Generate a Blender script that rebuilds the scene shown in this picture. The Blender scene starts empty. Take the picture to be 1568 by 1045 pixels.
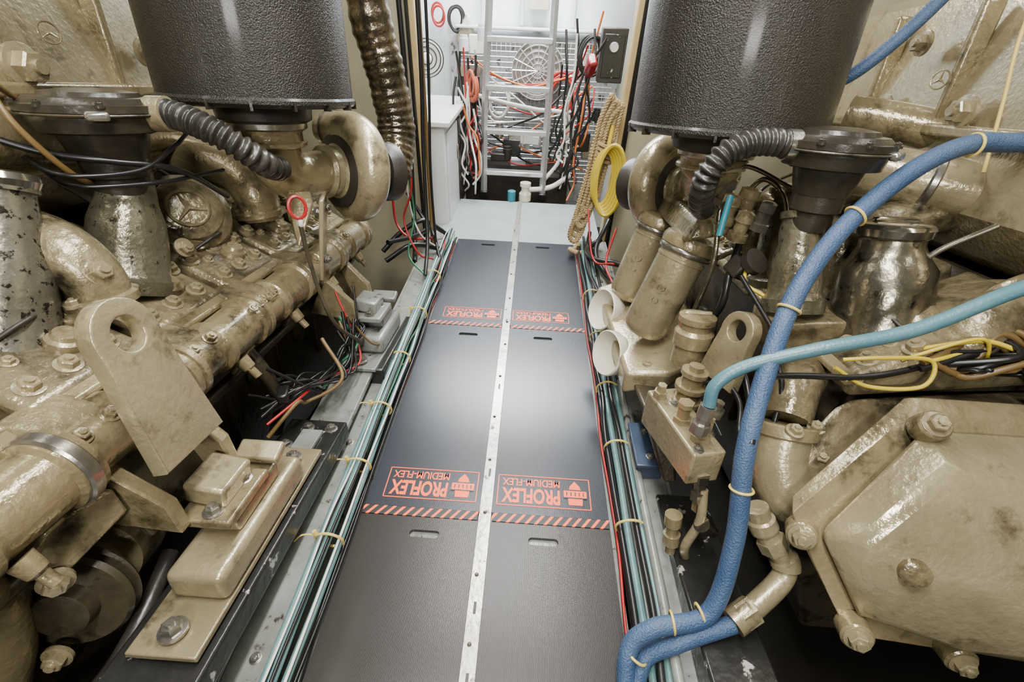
import bpy, bmesh, math, random
from mathutils import Vector, Matrix, Euler
random.seed(4)
C=bpy.context
# ------------------------------------------------------------------ frames
W=Matrix.Identity(4)
# engines are installed sloping 8 degrees down towards the stern
E=Matrix.Translation((0,0,1.2))@Matrix.Rotation(math.radians(-8),4,'X')
# ------------------------------------------------------------------ materials
def mat(name,col,rough=.5,metal=0.,var=None,vscale=6.,vamt=.5,bump=0.,bscale=60.,coat=0.,speck=None,sscale=40.,sth=.62,rvar=0.,stretch=None,bd=.004,sw=.03):
    m=bpy.data.materials.new(name); m.use_nodes=True
    nt=m.node_tree; N=nt.nodes; L=nt.links
    b=N['Principled BSDF']
    b.inputs['Roughness'].default_value=rough; b.inputs['Metallic'].default_value=metal
    b.inputs['Coat Weight'].default_value=coat; b.inputs['Coat Roughness'].default_value=.12
    tc=N.new('ShaderNodeTexCoord')
    src=tc.outputs['Object']
    if stretch:
        mp=N.new('ShaderNodeMapping'); mp.inputs['Scale'].default_value=stretch
        L.new(src,mp.inputs[0]); src=mp.outputs[0]
    c1=N.new('ShaderNodeRGB'); c1.outputs[0].default_value=(*col,1); out=c1.outputs[0]
    if var:
        n=N.new('ShaderNodeTexNoise'); n.inputs['Scale'].default_value=vscale; n.inputs['Detail'].default_value=6; n.inputs['Roughness'].default_value=.7
        L.new(src,n.inputs['Vector'])
        r=N.new('ShaderNodeValToRGB'); r.color_ramp.elements[0].position=.36; r.color_ramp.elements[1].position=.72
        r.color_ramp.elements[0].color=(0,0,0,1); r.color_ramp.elements[1].color=(vamt,)*3+(1,)
        L.new(n.outputs[0],r.inputs[0])
        mx=N.new('ShaderNodeMix'); mx.data_type='RGBA'
        L.new(r.outputs[0],mx.inputs[0]); L.new(out,mx.inputs[6]); mx.inputs[7].default_value=(*var,1); out=mx.outputs[2]
    if speck:
        n=N.new('ShaderNodeTexNoise'); n.inputs['Scale'].default_value=sscale; n.inputs['Detail'].default_value=6; n.inputs['Roughness'].default_value=.65
        L.new(src,n.inputs['Vector'])
        r=N.new('ShaderNodeValToRGB'); r.color_ramp.elements[0].position=sth; r.color_ramp.elements[1].position=sth+sw
        L.new(n.outputs[0],r.inputs[0])
        mx=N.new('ShaderNodeMix'); mx.data_type='RGBA'
        L.new(r.outputs[0],mx.inputs[0]); L.new(out,mx.inputs[6]); mx.inputs[7].default_value=(*speck,1); out=mx.outputs[2]
    L.new(out,b.inputs['Base Color'])
    if rvar:
        n=N.new('ShaderNodeTexNoise'); n.inputs['Scale'].default_value=9; n.inputs['Detail'].default_value=3
        L.new(src,n.inputs['Vector'])
        mr=N.new('ShaderNodeMapRange'); mr.inputs[1].default_value=.3; mr.inputs[2].default_value=.7; mr.inputs[3].default_value=max(.05,rough-rvar); mr.inputs[4].default_value=rough+rvar
        L.new(n.outputs[0],mr.inputs[0]); L.new(mr.outputs[0],b.inputs['Roughness'])
    if bump:
        n=N.new('ShaderNodeTexNoise'); n.inputs['Scale'].default_value=bscale; n.inputs['Detail'].default_value=3
        L.new(src,n.inputs['Vector'])
        bp=N.new('ShaderNodeBump'); bp.inputs['Strength'].default_value=bump; bp.inputs['Distance'].default_value=bd
        L.new(n.outputs[0],bp.inputs['Height']); L.new(bp.outputs[0],b.inputs['Normal'])
    return m
TAN=mat('engine_tan_paint',(.315,.258,.142),.26,.42,(.125,.097,.048),5,.9,.5,75,.3,speck=(.040,.031,.016),sscale=10,sth=.55,sw=.16,rvar=.11)
TAN2=mat('engine_tan_clean',(.34,.286,.168),.27,.40,(.19,.155,.085),5,.85,.35,90,.3,rvar=.1,speck=(.075,.058,.03),sscale=13,sth=.57,sw=.16)
TANC=mat('engine_tan_cast',(.285,.235,.132),.29,.42,(.08,.062,.032),8,.95,.8,60,.2,speck=(.026,.021,.012),sscale=11,sth=.51,sw=.16,rvar=.11)
DTAN=mat('engine_dark_paint_shaded',(.065,.052,.030),.36,.2,(.020,.016,.009),6,.9,.5,40,speck=(.011,.009,.005),sscale=10,sth=.54,sw=.1)  # dark olive paint, deepened so its colour carries the bilge's deep shade
GRIME=mat('grime_black',(.015,.0125,.010),.45,0,(.040,.032,.02),5,.6,.5,30)
POWD=mat('black_crackle',(.0125,.0112,.0092),.33,.3,(.034,.029,.021),2.5,.85,1.,300,.1,bd=.0032)
RUB=mat('black_rubber',(.015,.014,.012),.33,0,(.050,.042,.03),12,.6,.2,80)
BRTH=mat('breather_black',(.017,.0148,.0115),.30,.1,(.060,.047,.027),8,.6,.3,60)
CHIP=mat('stained_metal',(.19,.17,.115),.28,.65,(.07,.06,.038),6,.9,.6,70,speck=(.022,.018,.012),sscale=60,sth=.59,rvar=.1,sw=.08)
CHIP2=mat('chipped_metal',(.14,.125,.09),.25,.7,(.30,.28,.22),7,.8,.4,50,speck=(.025,.022,.016),sscale=60,sth=.56,sw=.05)
CHROM=mat('polished_metal',(.50,.47,.39),.15,.95,(.11,.09,.055),7,.9,.2,30)
BRUSH=mat('dull_brushed_metal',(.27,.245,.185),.22,.9,(.07,.057,.035),6,.95,.4,50,speck=(.03,.025,.016),sscale=25,sth=.58,sw=.1,rvar=.08)
STEEL=mat('bare_steel',(.42,.40,.36),.26,.9,(.16,.14,.10),12,.75,.15,60)
ALU=mat('ladder_aluminium',(.66,.67,.68),.3,.7,(.40,.40,.40),14,.5)
GREYP=mat('grey_paint',(.25,.26,.235),.30,.2,(.10,.10,.085),5,.8,.35,40,speck=(.035,.03,.022),sscale=20,sth=.61,sw=.06)
BLKP=mat('black_chipped_paint',(.012,.012,.011),.28,.1,(.03,.03,.026),7,.6,.4,40,speck=(.38,.37,.33),sscale=15,sth=.62)
STRIP=mat('strip_metal',(.42,.41,.38),.28,.6,(.20,.19,.165),9,.75,.25,60,speck=(.07,.05,.035),sscale=28,sth=.61,sw=.05)
BLUE=mat('blue_hose_rubber',(.026,.060,.135),.42,0,(.07,.115,.185),9,.7,.7,260)
TEALH=mat('teal_hose_rubber',(.055,.140,.170),.34,0,(.11,.21,.235),9,.6,.2,150)
TEAL=mat('teal_conduit',(.065,.145,.145),.28,0,(.15,.22,.20),10,.7)
WHT=mat('white_cable',(.60,.59,.54),.4); REDC=mat('red_cable',(.32,.015,.015),.35); YEL=mat('yellow_tie',(.60,.45,.11),.4)
YELC=mat('yellow_cable',(.55,.41,.03),.4); BLKC=mat('black_cable',(.009,.009,.009),.3)
BRN=mat('brown_cable',(.13,.08,.025),.4); GRN=mat('green_cable',(.02,.13,.06),.4)
CUP=mat('white_plastic',(.60,.57,.46),.25,0,(.36,.31,.20),5,.6)
FLR=mat('floor_grey_paint',(.28,.32,.31),.25,0,(.19,.22,.205),4,.6)
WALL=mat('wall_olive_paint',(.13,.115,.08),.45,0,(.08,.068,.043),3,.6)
WALLC=mat('wall_cream_paint',(.50,.45,.31),.4,0,(.34,.29,.185),3,.6)
WALLB=mat('wall_white_paint',(.74,.79,.84),.5,0,(.56,.62,.67),3,.5)
CEIL=mat('ceiling_paint',(.17,.165,.145),.6)
WOOD=mat('door_edge_wood',(.44,.33,.15),.4,0,(.24,.16,.07),8,.6)
ROPE=mat('rope_manila',(.38,.28,.13),.8,0,(.18,.12,.055),20,.7,.8,160)
ORNG=mat('label_orange',(.95,.105,.010),.4)
FOIL=mat('foil_wrap',(.26,.215,.145),.20,.9,(.008,.008,.008),9,1.,.9,45)
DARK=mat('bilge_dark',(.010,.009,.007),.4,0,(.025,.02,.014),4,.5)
CABW=mat('cabinet_white',(.54,.56,.56),.35,0,(.43,.44,.43),3,.4)
TEALB=mat('teal_cap',(.02,.17,.22),.4)
BGREY=mat('blue_grey_paint',(.028,.044,.078),.3,.1,(.08,.10,.14),8,.5)
def mat_mat(name,col):
    m=mat(name,col,.27,0,None,1,0,0,speck=tuple(c*2.0 for c in col),sscale=120,sth=.70)
    nt=m.node_tree;N=nt.nodes;L=nt.links
    tc=N.new('ShaderNodeTexCoord'); w=N.new('ShaderNodeTexWave'); w.inputs['Scale'].default_value=95; w.bands_direction='X'; w.inputs['Distortion'].default_value=.4
    L.new(tc.outputs['Object'],w.inputs[0])
    bp=N.new('ShaderNodeBump'); bp.inputs['Strength'].default_value=.12; bp.inputs['Distance'].default_value=.001
    L.new(w.outputs[1],bp.inputs['Height']); L.new(bp.outputs[0],N['Principled BSDF'].inputs['Normal'])
    return m
MATM=mat_mat('mat_charcoal_blue_reflect',(.0195,.0225,.0295))  # bluish reflection on the farther rows is put into this base colour
MATM2=mat_mat('mat_charcoal_brown',(.0225,.0195,.017))  # browner charcoal for the near row
def tape_mat():
    m=bpy.data.materials.new('hazard_tape'); m.use_nodes=True; N=m.node_tree.nodes; L=m.node_tree.links; b=N['Principled BSDF']
    tc=N.new('ShaderNodeTexCoord'); sx=N.new('ShaderNodeSeparateXYZ'); L.new(tc.outputs['Object'],sx.inputs[0])
    a=N.new('ShaderNodeMath'); a.operation='MULTIPLY_ADD'; a.inputs[1].default_value=-.8; L.new(sx.outputs[1],a.inputs[0]); L.new(sx.outputs[0],a.inputs[2])
    d=N.new('ShaderNodeMath'); d.operation='DIVIDE'; d.inputs[1].default_value=.027; L.new(a.outputs[0],d.inputs[0])
    f=N.new('ShaderNodeMath'); f.operation='FRACT'; L.new(d.outputs[0],f.inputs[0])
    g=N.new('ShaderNodeMath'); g.operation='GREATER_THAN'; g.inputs[1].default_value=.64; L.new(f.outputs[0],g.inputs[0])
    mx=N.new('ShaderNodeMix'); mx.data_type='RGBA'; mx.inputs[6].default_value=(.008,.008,.008,1); mx.inputs[7].default_value=(.90,.11,.010,1)
    L.new(g.outputs[0],mx.inputs[0]); L.new(mx.outputs[2],b.inputs['Base Color']); b.inputs['Roughness'].default_value=.45
    return m
TAPE=tape_mat()
# ------------------------------------------------------------------ builders
def finish(name,bm,m,parent=None,frame=None,smooth=True,bevel=0,seg=2,ang=35):
    me=bpy.data.meshes.new(name); bmesh.ops.recalc_face_normals(bm,faces=bm.faces); bm.to_mesh(me); bm.free()
    if m: me.materials.append(m)
    if smooth:
        for p in me.polygons: p.use_smooth=True
        me.set_sharp_from_angle(angle=math.radians(ang))
    o=bpy.data.objects.new(name,me); C.scene.collection.objects.link(o)
    if parent: o.parent=parent
    elif frame is not None: o.matrix_world=frame.copy()
    if bevel:
        b=o.modifiers.new('bevel','BEVEL'); b.width=bevel; b.segments=seg; b.limit_method='ANGLE'; b.angle_limit=math.radians(40); b.harden_normals=False
    return o
def group(name,frame=W):
    o=bpy.data.objects.new(name,None); o.empty_display_size=.05; C.scene.collection.objects.link(o); o.matrix_world=frame.copy(); return o
def basis(d):
    d=Vector(d).normalized(); a=Vector((0,0,1)) if abs(d.z)<.9 else Vector((0,1,0))
    u=a.cross(d).normalized(); return d,u,d.cross(u)
def lathe_bm(bm,p,d,prof,seg=36):
    d,u,v=basis(d); p=Vector(p); rings=[]
    for t,r in prof:
        rings.append([bm.verts.new(p+d*t+u*(math.cos(a)*r)+v*(math.sin(a)*r)) for a in [2*math.pi*i/seg for i in range(seg)]])
    for a,b in zip(rings,rings[1:]):
        for i in range(seg):
            bm.faces.new((a[i],a[(i+1)%seg],b[(i+1)%seg],b[i]))
    bm.faces.new(rings[0][::-1]); bm.faces.new(rings[-1])
def lathe(name,p,d,prof,m,parent=None,frame=None,seg=36,bevel=0):
    bm=bmesh.new(); lathe_bm(bm,p,d,prof,seg); return finish(name,bm,m,parent,frame,bevel=bevel)
def cyl(name,p,q,r,m,parent=None,frame=None,r2=None,seg=32):
    p=Vector(p);q=Vector(q); L=(q-p).length
    return lathe(name,p,q-p,[(0,r),(L,r2 if r2 is not None else r)],m,parent,frame,seg)
def smoothpts(pts,n=10):
    P=[Vector(p) for p in pts]; P=[P[0]*2-P[1]]+P+[P[-1]*2-P[-2]]; out=[]
    for i in range(1,len(P)-2):
        a,b,c,d=P[i-1:i+3]
        for k in range(n):
            t=k/n; out.append(.5*((2*b)+(c-a)*t+(2*a-5*b+4*c-d)*t*t+(3*b-a-3*c+d)*t**3))
    out.append(P[-2]); return out
def tube_bm(bm,pts,r,seg=14,n=10,rf=None,smooth=True):
    P=smoothpts(pts,n) if smooth else [Vector(p) for p in pts]
    T=[(P[min(i+1,len(P)-1)]-P[max(i-1,0)]).normalized() for i in range(len(P))]
    d,u,v=basis(T[0]); rings=[]
    for i,p in enumerate(P):
        t=T[i]; u=(u-t*u.dot(t)).normalized(); v=t.cross(u)
        rr=rf(i/(len(P)-1),i)*r if rf else r
        rings.append([bm.verts.new(p+u*math.cos(a)*rr+v*math.sin(a)*rr) for a in [2*math.pi*k/seg for k in range(seg)]])
    for a,b in zip(rings,rings[1:]):
        for i in range(seg): bm.faces.new((a[i],a[(i+1)%seg],b[(i+1)%seg],b[i]))
    bm.faces.new(rings[0][::-1]); bm.faces.new(rings[-1])
def rope_bm(bm,pts,R,pitch=.045,n=16):
    """three-strand laid rope following pts"""
    P=smoothpts(pts,n); T=[(P[min(i+1,len(P)-1)]-P[max(i-1,0)]).normalized() for i in range(len(P))]
    d,u,v=basis(T[0]); S=[[],[],[]]; s=0
    for i,p in enumerate(P):
        t=T[i]; u=(u-t*u.dot(t)).normalized(); v=t.cross(u)
        if i: s+=(p-P[i-1]).length
        for k in range(3):
            a=2*math.pi*(s/pitch+k/3); S[k].append(p+(u*math.cos(a)+v*math.sin(a))*R*.5)
    for k in range(3): tube_bm(bm,S[k],R*.56,6,1,smooth=False)
def tube(name,pts,r,m,parent=None,frame=None,seg=14,n=10,rf=None):
    bm=bmesh.new(); tube_bm(bm,pts,r,seg,n,rf); return finish(name,bm,m,parent,frame,ang=50)
def tubes(name,lst,m,parent=None,frame=None,seg=8,n=8):
    bm=bmesh.new()
    for pts,r in lst: tube_bm(bm,pts,r,seg,n)
    return finish(name,bm,m,parent,frame,ang=60)
def corr(name,pts,r,m,pitch=4,parent=None,frame=None,n=40,amp=.15):
    return tube(name,pts,r,m,parent,frame,seg=22,n=n,rf=lambda t,i:1+amp*math.sin(i*math.pi/pitch))
def box(name,c,s,m,parent=None,frame=None,rot=(0,0,0),bevel=.006,seg=2):
    bm=bmesh.new(); bmesh.ops.create_cube(bm,size=1)
    for v in bm.verts: v.co=Vector((v.co.x*s[0],v.co.y*s[1],v.co.z*s[2]))
    bm.transform(Matrix.Translation(c)@Euler([math.radians(a) for a in rot]).to_matrix().to_4x4())
    return finish(name,bm,m,parent,frame,bevel=bevel,seg=seg)
def hull(name,pts,m,parent=None,frame=None,bevel=.01,seg=3):
    bm=bmesh.new(); vs=[bm.verts.new(p) for p in pts]
    r=bmesh.ops.convex_hull(bm,input=vs)
    bmesh.ops.delete(bm,geom=[g for g in r['geom_interior'] if isinstance(g,bmesh.types.BMVert)],context='VERTS')
    bmesh.ops.dissolve_limit(bm,angle_limit=math.radians(3),verts=bm.verts,edges=bm.edges)
    return finish(name,bm,m,parent,frame,bevel=bevel,seg=seg)
def softhull(name,pts,m,parent=None,frame=None,bev=.02):
    """cast shape: convex hull, bevelled then rounded with subdivision"""
    o=hull(name,pts,m,parent,frame,bevel=bev,seg=2)
    s=o.modifiers.new('round','SUBSURF'); s.levels=1; s.render_levels=1
    return o
def prism(name,prof,y0,y1,m,parent=None,frame=None,bevel=.01):
    bm=bmesh.new(); a=[bm.verts.new((x,y0,z)) for x,z in prof]; b=[bm.verts.new((x,y1,z)) for x,z in prof]; n=len(prof)
    for i in range(n): bm.faces.new((a[i],a[(i+1)%n],b[(i+1)%n],b[i]))
    bm.faces.new(a); bm.faces.new(b[::-1])
    return finish(name,bm,m,parent,frame,bevel=bevel,seg=2)
def bolts(name,lst,m,parent=None,frame=None):
    bm=bmesh.new()
    for p,d,r in lst:
        lathe_bm(bm,p,d,[(-.004,r*1.55),(r*.18,r*1.55),(r*.2,r*1.5)],20)
        lathe_bm(bm,p,d,[(0,r*1.1),(r*1.0,r*1.1),(r*1.15,r*.95)],6)
        lathe_bm(bm,p,d,[(0,r*.55),(r*1.5,r*.5)],12)
    return finish(name,bm,m,parent,frame)
def plate(name,outline,holes,thick,mtx,m,parent=None,frame=None,bevel=.004):
    cu=bpy.data.curves.new(name,'CURVE'); cu.dimensions='2D'; cu.fill_mode='BOTH'; cu.extrude=thick/2; cu.bevel_depth=bevel; cu.bevel_resolution=2; cu.offset=-bevel
    def add(pl):
        s=cu.splines.new('POLY'); s.points.add(len(pl)-1); s.use_cyclic_u=True
        for i,(x,y) in enumerate(pl): s.points[i].co=(x,y,0,1)
    add(outline)
    for cx,cy,r in holes: add([(cx+math.cos(-a)*r,cy+math.sin(-a)*r) for a in [2*math.pi*i/32 for i in range(32)]])
    t=bpy.data.objects.new('t',cu); C.scene.collection.objects.link(t)
    dg=C.evaluated_depsgraph_get(); me=bpy.data.meshes.new_from_object(t.evaluated_get(dg)); bpy.data.objects.remove(t)
    bm=bmesh.new(); bm.from_mesh(me); bmesh.ops.remove_doubles(bm,verts=bm.verts,dist=1e-5); bm.transform(mtx)
    return finish(name,bm,m,parent,frame)
def fr(o,xa,ya):
    xa=Vector(xa).normalized(); ya=Vector(ya); ya=(ya-xa*ya.dot(xa)).normalized(); z=xa.cross(ya)
    return Matrix(((xa.x,ya.x,z.x,o[0]),(xa.y,ya.y,z.y,o[1]),(xa.z,ya.z,z.z,o[2]),(0,0,0,1)))
def arc(cx,cy,r,a0,a1,n=14): return [(cx+r*math.cos(math.radians(a0+(a1-a0)*i/n)),cy+r*math.sin(math.radians(a0+(a1-a0)*i/n))) for i in range(n+1)]
def text(name,s,size,mtx,m,parent,ext=.0004,bold=.004,fit=None):
    cu=bpy.data.curves.new(name,'FONT'); cu.body=s; cu.size=size; cu.extrude=ext; cu.offset=bold*size; cu.align_x='CENTER'; cu.align_y='CENTER'
    t=bpy.data.objects.new('t',cu); C.scene.collection.objects.link(t)
    dg=C.evaluated_depsgraph_get(); me=bpy.data.meshes.new_from_object(t.evaluated_get(dg)); bpy.data.objects.remove(t)
    bm=bmesh.new(); bm.from_mesh(me)
    if fit:
        xs=[v.co.x for v in bm.verts]; ys=[v.co.y for v in bm.verts]
        cx,cy=(min(xs)+max(xs))/2,(min(ys)+max(ys))/2; kx,ky=fit[0]/(max(xs)-min(xs)),fit[1]/(max(ys)-min(ys))
        for v in bm.verts: v.co.x=(v.co.x-cx)*kx; v.co.y=(v.co.y-cy)*ky
    bm.transform(mtx); return finish(name,bm,m,parent,smooth=False)
def ring_bm(bm,c,d,R,r,sx=1,sy=1,seg=24):
    d,u,v=basis(d); pts=[Vector(c)+u*math.cos(2*math.pi*i/seg)*R*sx+v*math.sin(2*math.pi*i/seg)*R*sy for i in range(seg+1)]
    tube_bm(bm,pts,r,6,1,smooth=False)

# ================================================================== ROOM
def slab(name,a,b,m): 
    return box(name,[(a[i]+b[i])/2 for i in range(3)],[abs(b[i]-a[i]) for i in range(3)],m,frame=W,bevel=0)
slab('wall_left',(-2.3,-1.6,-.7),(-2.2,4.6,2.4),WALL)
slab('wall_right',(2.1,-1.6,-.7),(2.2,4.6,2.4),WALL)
slab('wall_rear',(-2.3,-1.7,-.7),(2.2,-1.6,2.4),WALL)
slab('wall_front',(-2.3,4.4,-.7),(2.2,4.5,2.4),WALLB)
slab('ceiling',(-2.3,-1.7,2.4),(2.2,4.6,2.5),CEIL)
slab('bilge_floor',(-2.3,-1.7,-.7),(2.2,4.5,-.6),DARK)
slab('wall_bulkhead_left',(-2.2,2.72,-.6),(-.66,2.78,2.4),WALLC)
slab('wall_bulkhead_right',(.50,2.72,-.6),(2.1,2.78,2.4),WALLC)
box('trim_left',(-.628,2.74,.8),(.030,.10,1.75),WOOD,frame=W); box('trim_right',(.470,2.74,.8),(.030,.10,1.75),WOOD,frame=W)
box('trim_seal_left',(-.652,2.70,.8),(.012,.04,1.75),BLKC,frame=W,bevel=.002); box('trim_seal_right',(.497,2.70,.8),(.02,.04,1.75),BLKC,frame=W,bevel=.002)
slab('floor',(-.62,2.62,-.05),(.46,3.36,-.012),FLR)
slab('floor_aisle_base',(-.45,-.6,-.05),(.30,2.62,-.012),GREYP)

def anti_mat(name,x0,x1,y0,y1,m,slot,label=None):
    g=group(name)
    sx,sy=slot
    w,h=.042,.011
    out=[(x0,y0),(x1,y0),(x1,y1),(x0,y1)]
    cu=[(sx+w-h+h*math.cos(a),sy+h*math.sin(a)) for a in [(-math.pi/2)+math.pi*i/8 for i in range(9)]]+[(sx-w+h+h*math.cos(a),sy+h*math.sin(a)) for a in [(math.pi/2)+math.pi*i/8 for i in range(9)]]
    bm=bmesh.new()
    for z,flip in ((.0,False),(-.012,True)):
        ov=[bm.verts.new((x,y,z)) for x,y in out]; iv=[bm.verts.new((x,y,z)) for x,y in cu]
        ed=[bm.edges.new((ov[i],ov[(i+1)%4])) for i in range(4)]+[bm.edges.new((iv[i],iv[(i+1)%len(iv)])) for i in range(len(iv))]
        bmesh.ops.triangle_fill(bm,use_beauty=True,use_dissolve=False,edges=ed)
        if not flip: top=(ov,iv)
        else:
            for A,B in ((top[0],ov),(top[1],iv)):
                for i in range(len(A)): bm.faces.new((A[i],A[(i+1)%len(A)],B[(i+1)%len(B)],B[i]))
    finish('mat_sheet',bm,m,g,smooth=False)
    if label:
        lx0,lx1,ly0,ly1=label; z=.0006; t=.0028
        for n,c,s in (('label_border_1',((lx0+lx1)/2,ly0,z),(lx1-lx0,t,.001)),('label_border_2',((lx0+lx1)/2,ly1,z),(lx1-lx0,t,.001)),('label_border_3',(lx0,(ly0+ly1)/2,z),(t,ly1-ly0,.001)),('label_border_4',(lx1,(ly0+ly1)/2,z),(t,ly1-ly0,.001))):
            box(n,c,s,ORNG,g,bevel=0)
        W_=lx1-lx0;H_=ly1-ly0
        R=Matrix.Rotation(math.pi,4,'Z')
        place=lambda cx,cy: Matrix.Translation((cx,cy,.0006))@R
        text('label_word','PROFLEX',H_*.62,place(lx0+W_*.36,ly0+H_*.33),ORNG,g,bold=.035,fit=(W_*.63,H_*.50))
        text('label_subword','MEDIUM-FLEX',H_*.33,place(lx0+W_*.36,ly0+H_*.78),ORNG,g,bold=.015,fit=(W_*.63,H_*.25))
        sxc=lx0+W_*.84; syc=ly0+H_*.52
        sh=[(-.5,.1),(-.42,.5),(.42,.5),(.5,.1),(.3,-.3),(0,-.5),(-.3,-.3)]
        plate('label_shield',[(a*W_*.17,b*H_*.80) for a,b in sh],[],.0008,Matrix.Translation((sxc,syc,.0006))@R,ORNG,g,bevel=0)
        box('label_bar_1',(sxc,syc-.004,.0013),(W_*.25,H_*.22,.0006),ORNG,g,bevel=0)
        for k in (-1,1): box('label_bar_gap_%d'%(k+2),(sxc,syc-.004+k*H_*.13,.0014),(W_*.25,H_*.035,.0008),m,g,bevel=0)
        for k in range(5): box('label_slit_%d'%k,(sxc+(k-2)*W_*.045,syc-.004,.0017),(W_*.012,H_*.12,.0004),m,g,bevel=0)
    return g
ML,MR,XS=-.430,.284,-.075
rows=[(-.25,.735,MATM2,.685),(.765,1.70,MATM,1.635),(1.73,2.63,MATM,2.565)]
for i,(y0,y1,m,sy) in enumerate(rows):
    if i==1: labs=((-.385,-.108,.795,.90),(-.045,.235,.793,.898))
    elif i==2: labs=((-.375,-.105,1.765,1.85),(-.048,.215,1.765,1.85))
    else: labs=(None,None)
    anti_mat('anti_fatigue_mat',ML,XS-.01,y0,y1,m,(-.238,sy),labs[0])
    anti_mat('anti_fatigue_mat',XS+.01,MR,y0,y1,m,(.093,sy),labs[1])
for y in (.750,1.715):
    for a,b in ((ML,XS-.02),(XS+.02,MR)):
        box('hazard_tape',((a+b)/2,y,-.003),(b-a,.028,.010),TAPE,frame=W,bevel=.001)
g=group('floor_centre_strip')
box('strip_bar',(XS,1.35,.003),(.036,3.2,.006),STRIP,g,bevel=.001)
box('strip_bar_far',(XS,3.14,-.006),(.030,.42,.006),STRIP,g,bevel=.001)
bolts('strip_screws',[((XS+random.uniform(-.006,.006),y,.006),(0,0,1),.0035) for y in (.42,.58,.76,.95,1.14,1.36,1.57,1.74,1.95,2.2,2.5)],DTAN,g)
for i,y in enumerate((.35,.5,.9,1.3,1.75)): box('strip_slot_%d'%i,(XS,y,.0062),(.007,.028,.001),GRIME,g,bevel=0)

def stringer(x0,x1,m=GREYP):
    s=1 if x1>x0 else -1
    g=group('engine_bed_stringer')
    prism('flange',[(x0,.045),(x1,.045),(x1,.03),(x0,.03)],-.6,2.6,m,g,bevel=.003)
    prism('web',[(x1,.045),(x1+s*.012,.045),(x1+s*.012,-.4),(x1,-.4)],-.6,2.6,m,g,bevel=.002)
    prism('inner_web',[(x0,.03),(x0+s*.01,.03),(x0+s*.01,-.2),(x0,-.2)],-.6,2.6,m,g,bevel=.002)
    bolts('flange_bolts',[((x0+s*.055,y,.045),(0,0,1),.008) for y in (.35,.95,1.5,2.1)],STEEL,g)
stringer(-.475,-.585)
stringer(.335,.46)
box('stringer_top_plate',(-.60,1.22,.085),(.13,.50,.02),GREYP,frame=W,bevel=.004)
def run(x,z,wob,y0=-.3,y1=2.6,dx=0):
    return [(x+dx*(y-y0)/(y1-y0)+random.uniform(-wob,wob),y,z+random.uniform(-wob,wob)*.6) for y in [y0+(y1-y0)*i/15 for i in range(16)]]
tubes('conduit_bundle',[(run(-.470,.062,.003),.010),(run(-.492,.058,.004),.007),(run(-.449,.038,.003),.009)],TEAL,frame=W,seg=12)
tubes('power_cable_bundle',[(run(-.440,.012,.006),.006),(run(-.434,.024,.005),.004),(run(-.458,.075,.006),.004)],BLKC,frame=W)
tubes('signal_cable',[(run(-.443,.055,.006),.0035),(run(-.482,.074,.005),.003)],WHT,frame=W)
tubes('signal_cable',[(run(-.452,.066,.007,.9),.003)],GRN,frame=W)
tubes('battery_cable',[(run(-.438,.006,.004,1.2),.003)],REDC,frame=W)
tubes('conduit_bundle',[(run(.355,.060,.004),.010),(run(.325,.036,.004),.010)],TEAL,frame=W,seg=12)
tubes('power_cable_bundle',[(run(.306,.018,.006),.012),(run(.303,.044,.006),.009),(run(.337,.068,.006),.009),(run(.375,.058,.006),.007)],BLKC,frame=W,seg=12)
tubes('battery_cable',[(run(.292,.010,.005),.004)],REDC,frame=W)
bm=bmesh.new()
for y in (.62,.86,1.10,1.38,1.7,2.05): ring_bm(bm,(-.470,y,.052),(0,1,.1),.036,.0035)
for y in (.72,1.0,1.28,1.6,1.95): ring_bm(bm,(.330,y,.045),(0,1,.1),.040,.0035)
for y in (.62,.86,1.10,1.38,1.7): lathe_bm(bm,(-.50,y,.075),(-.3,.2,.9),[(0,.006),(.012,.006)],6); tube_bm(bm,[(-.50,y,.075),(-.53,y-.01,.085),(-.55,y-.02,.07)],.002,5,4)
finish('cable_ties',bm,YEL,frame=W)

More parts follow.
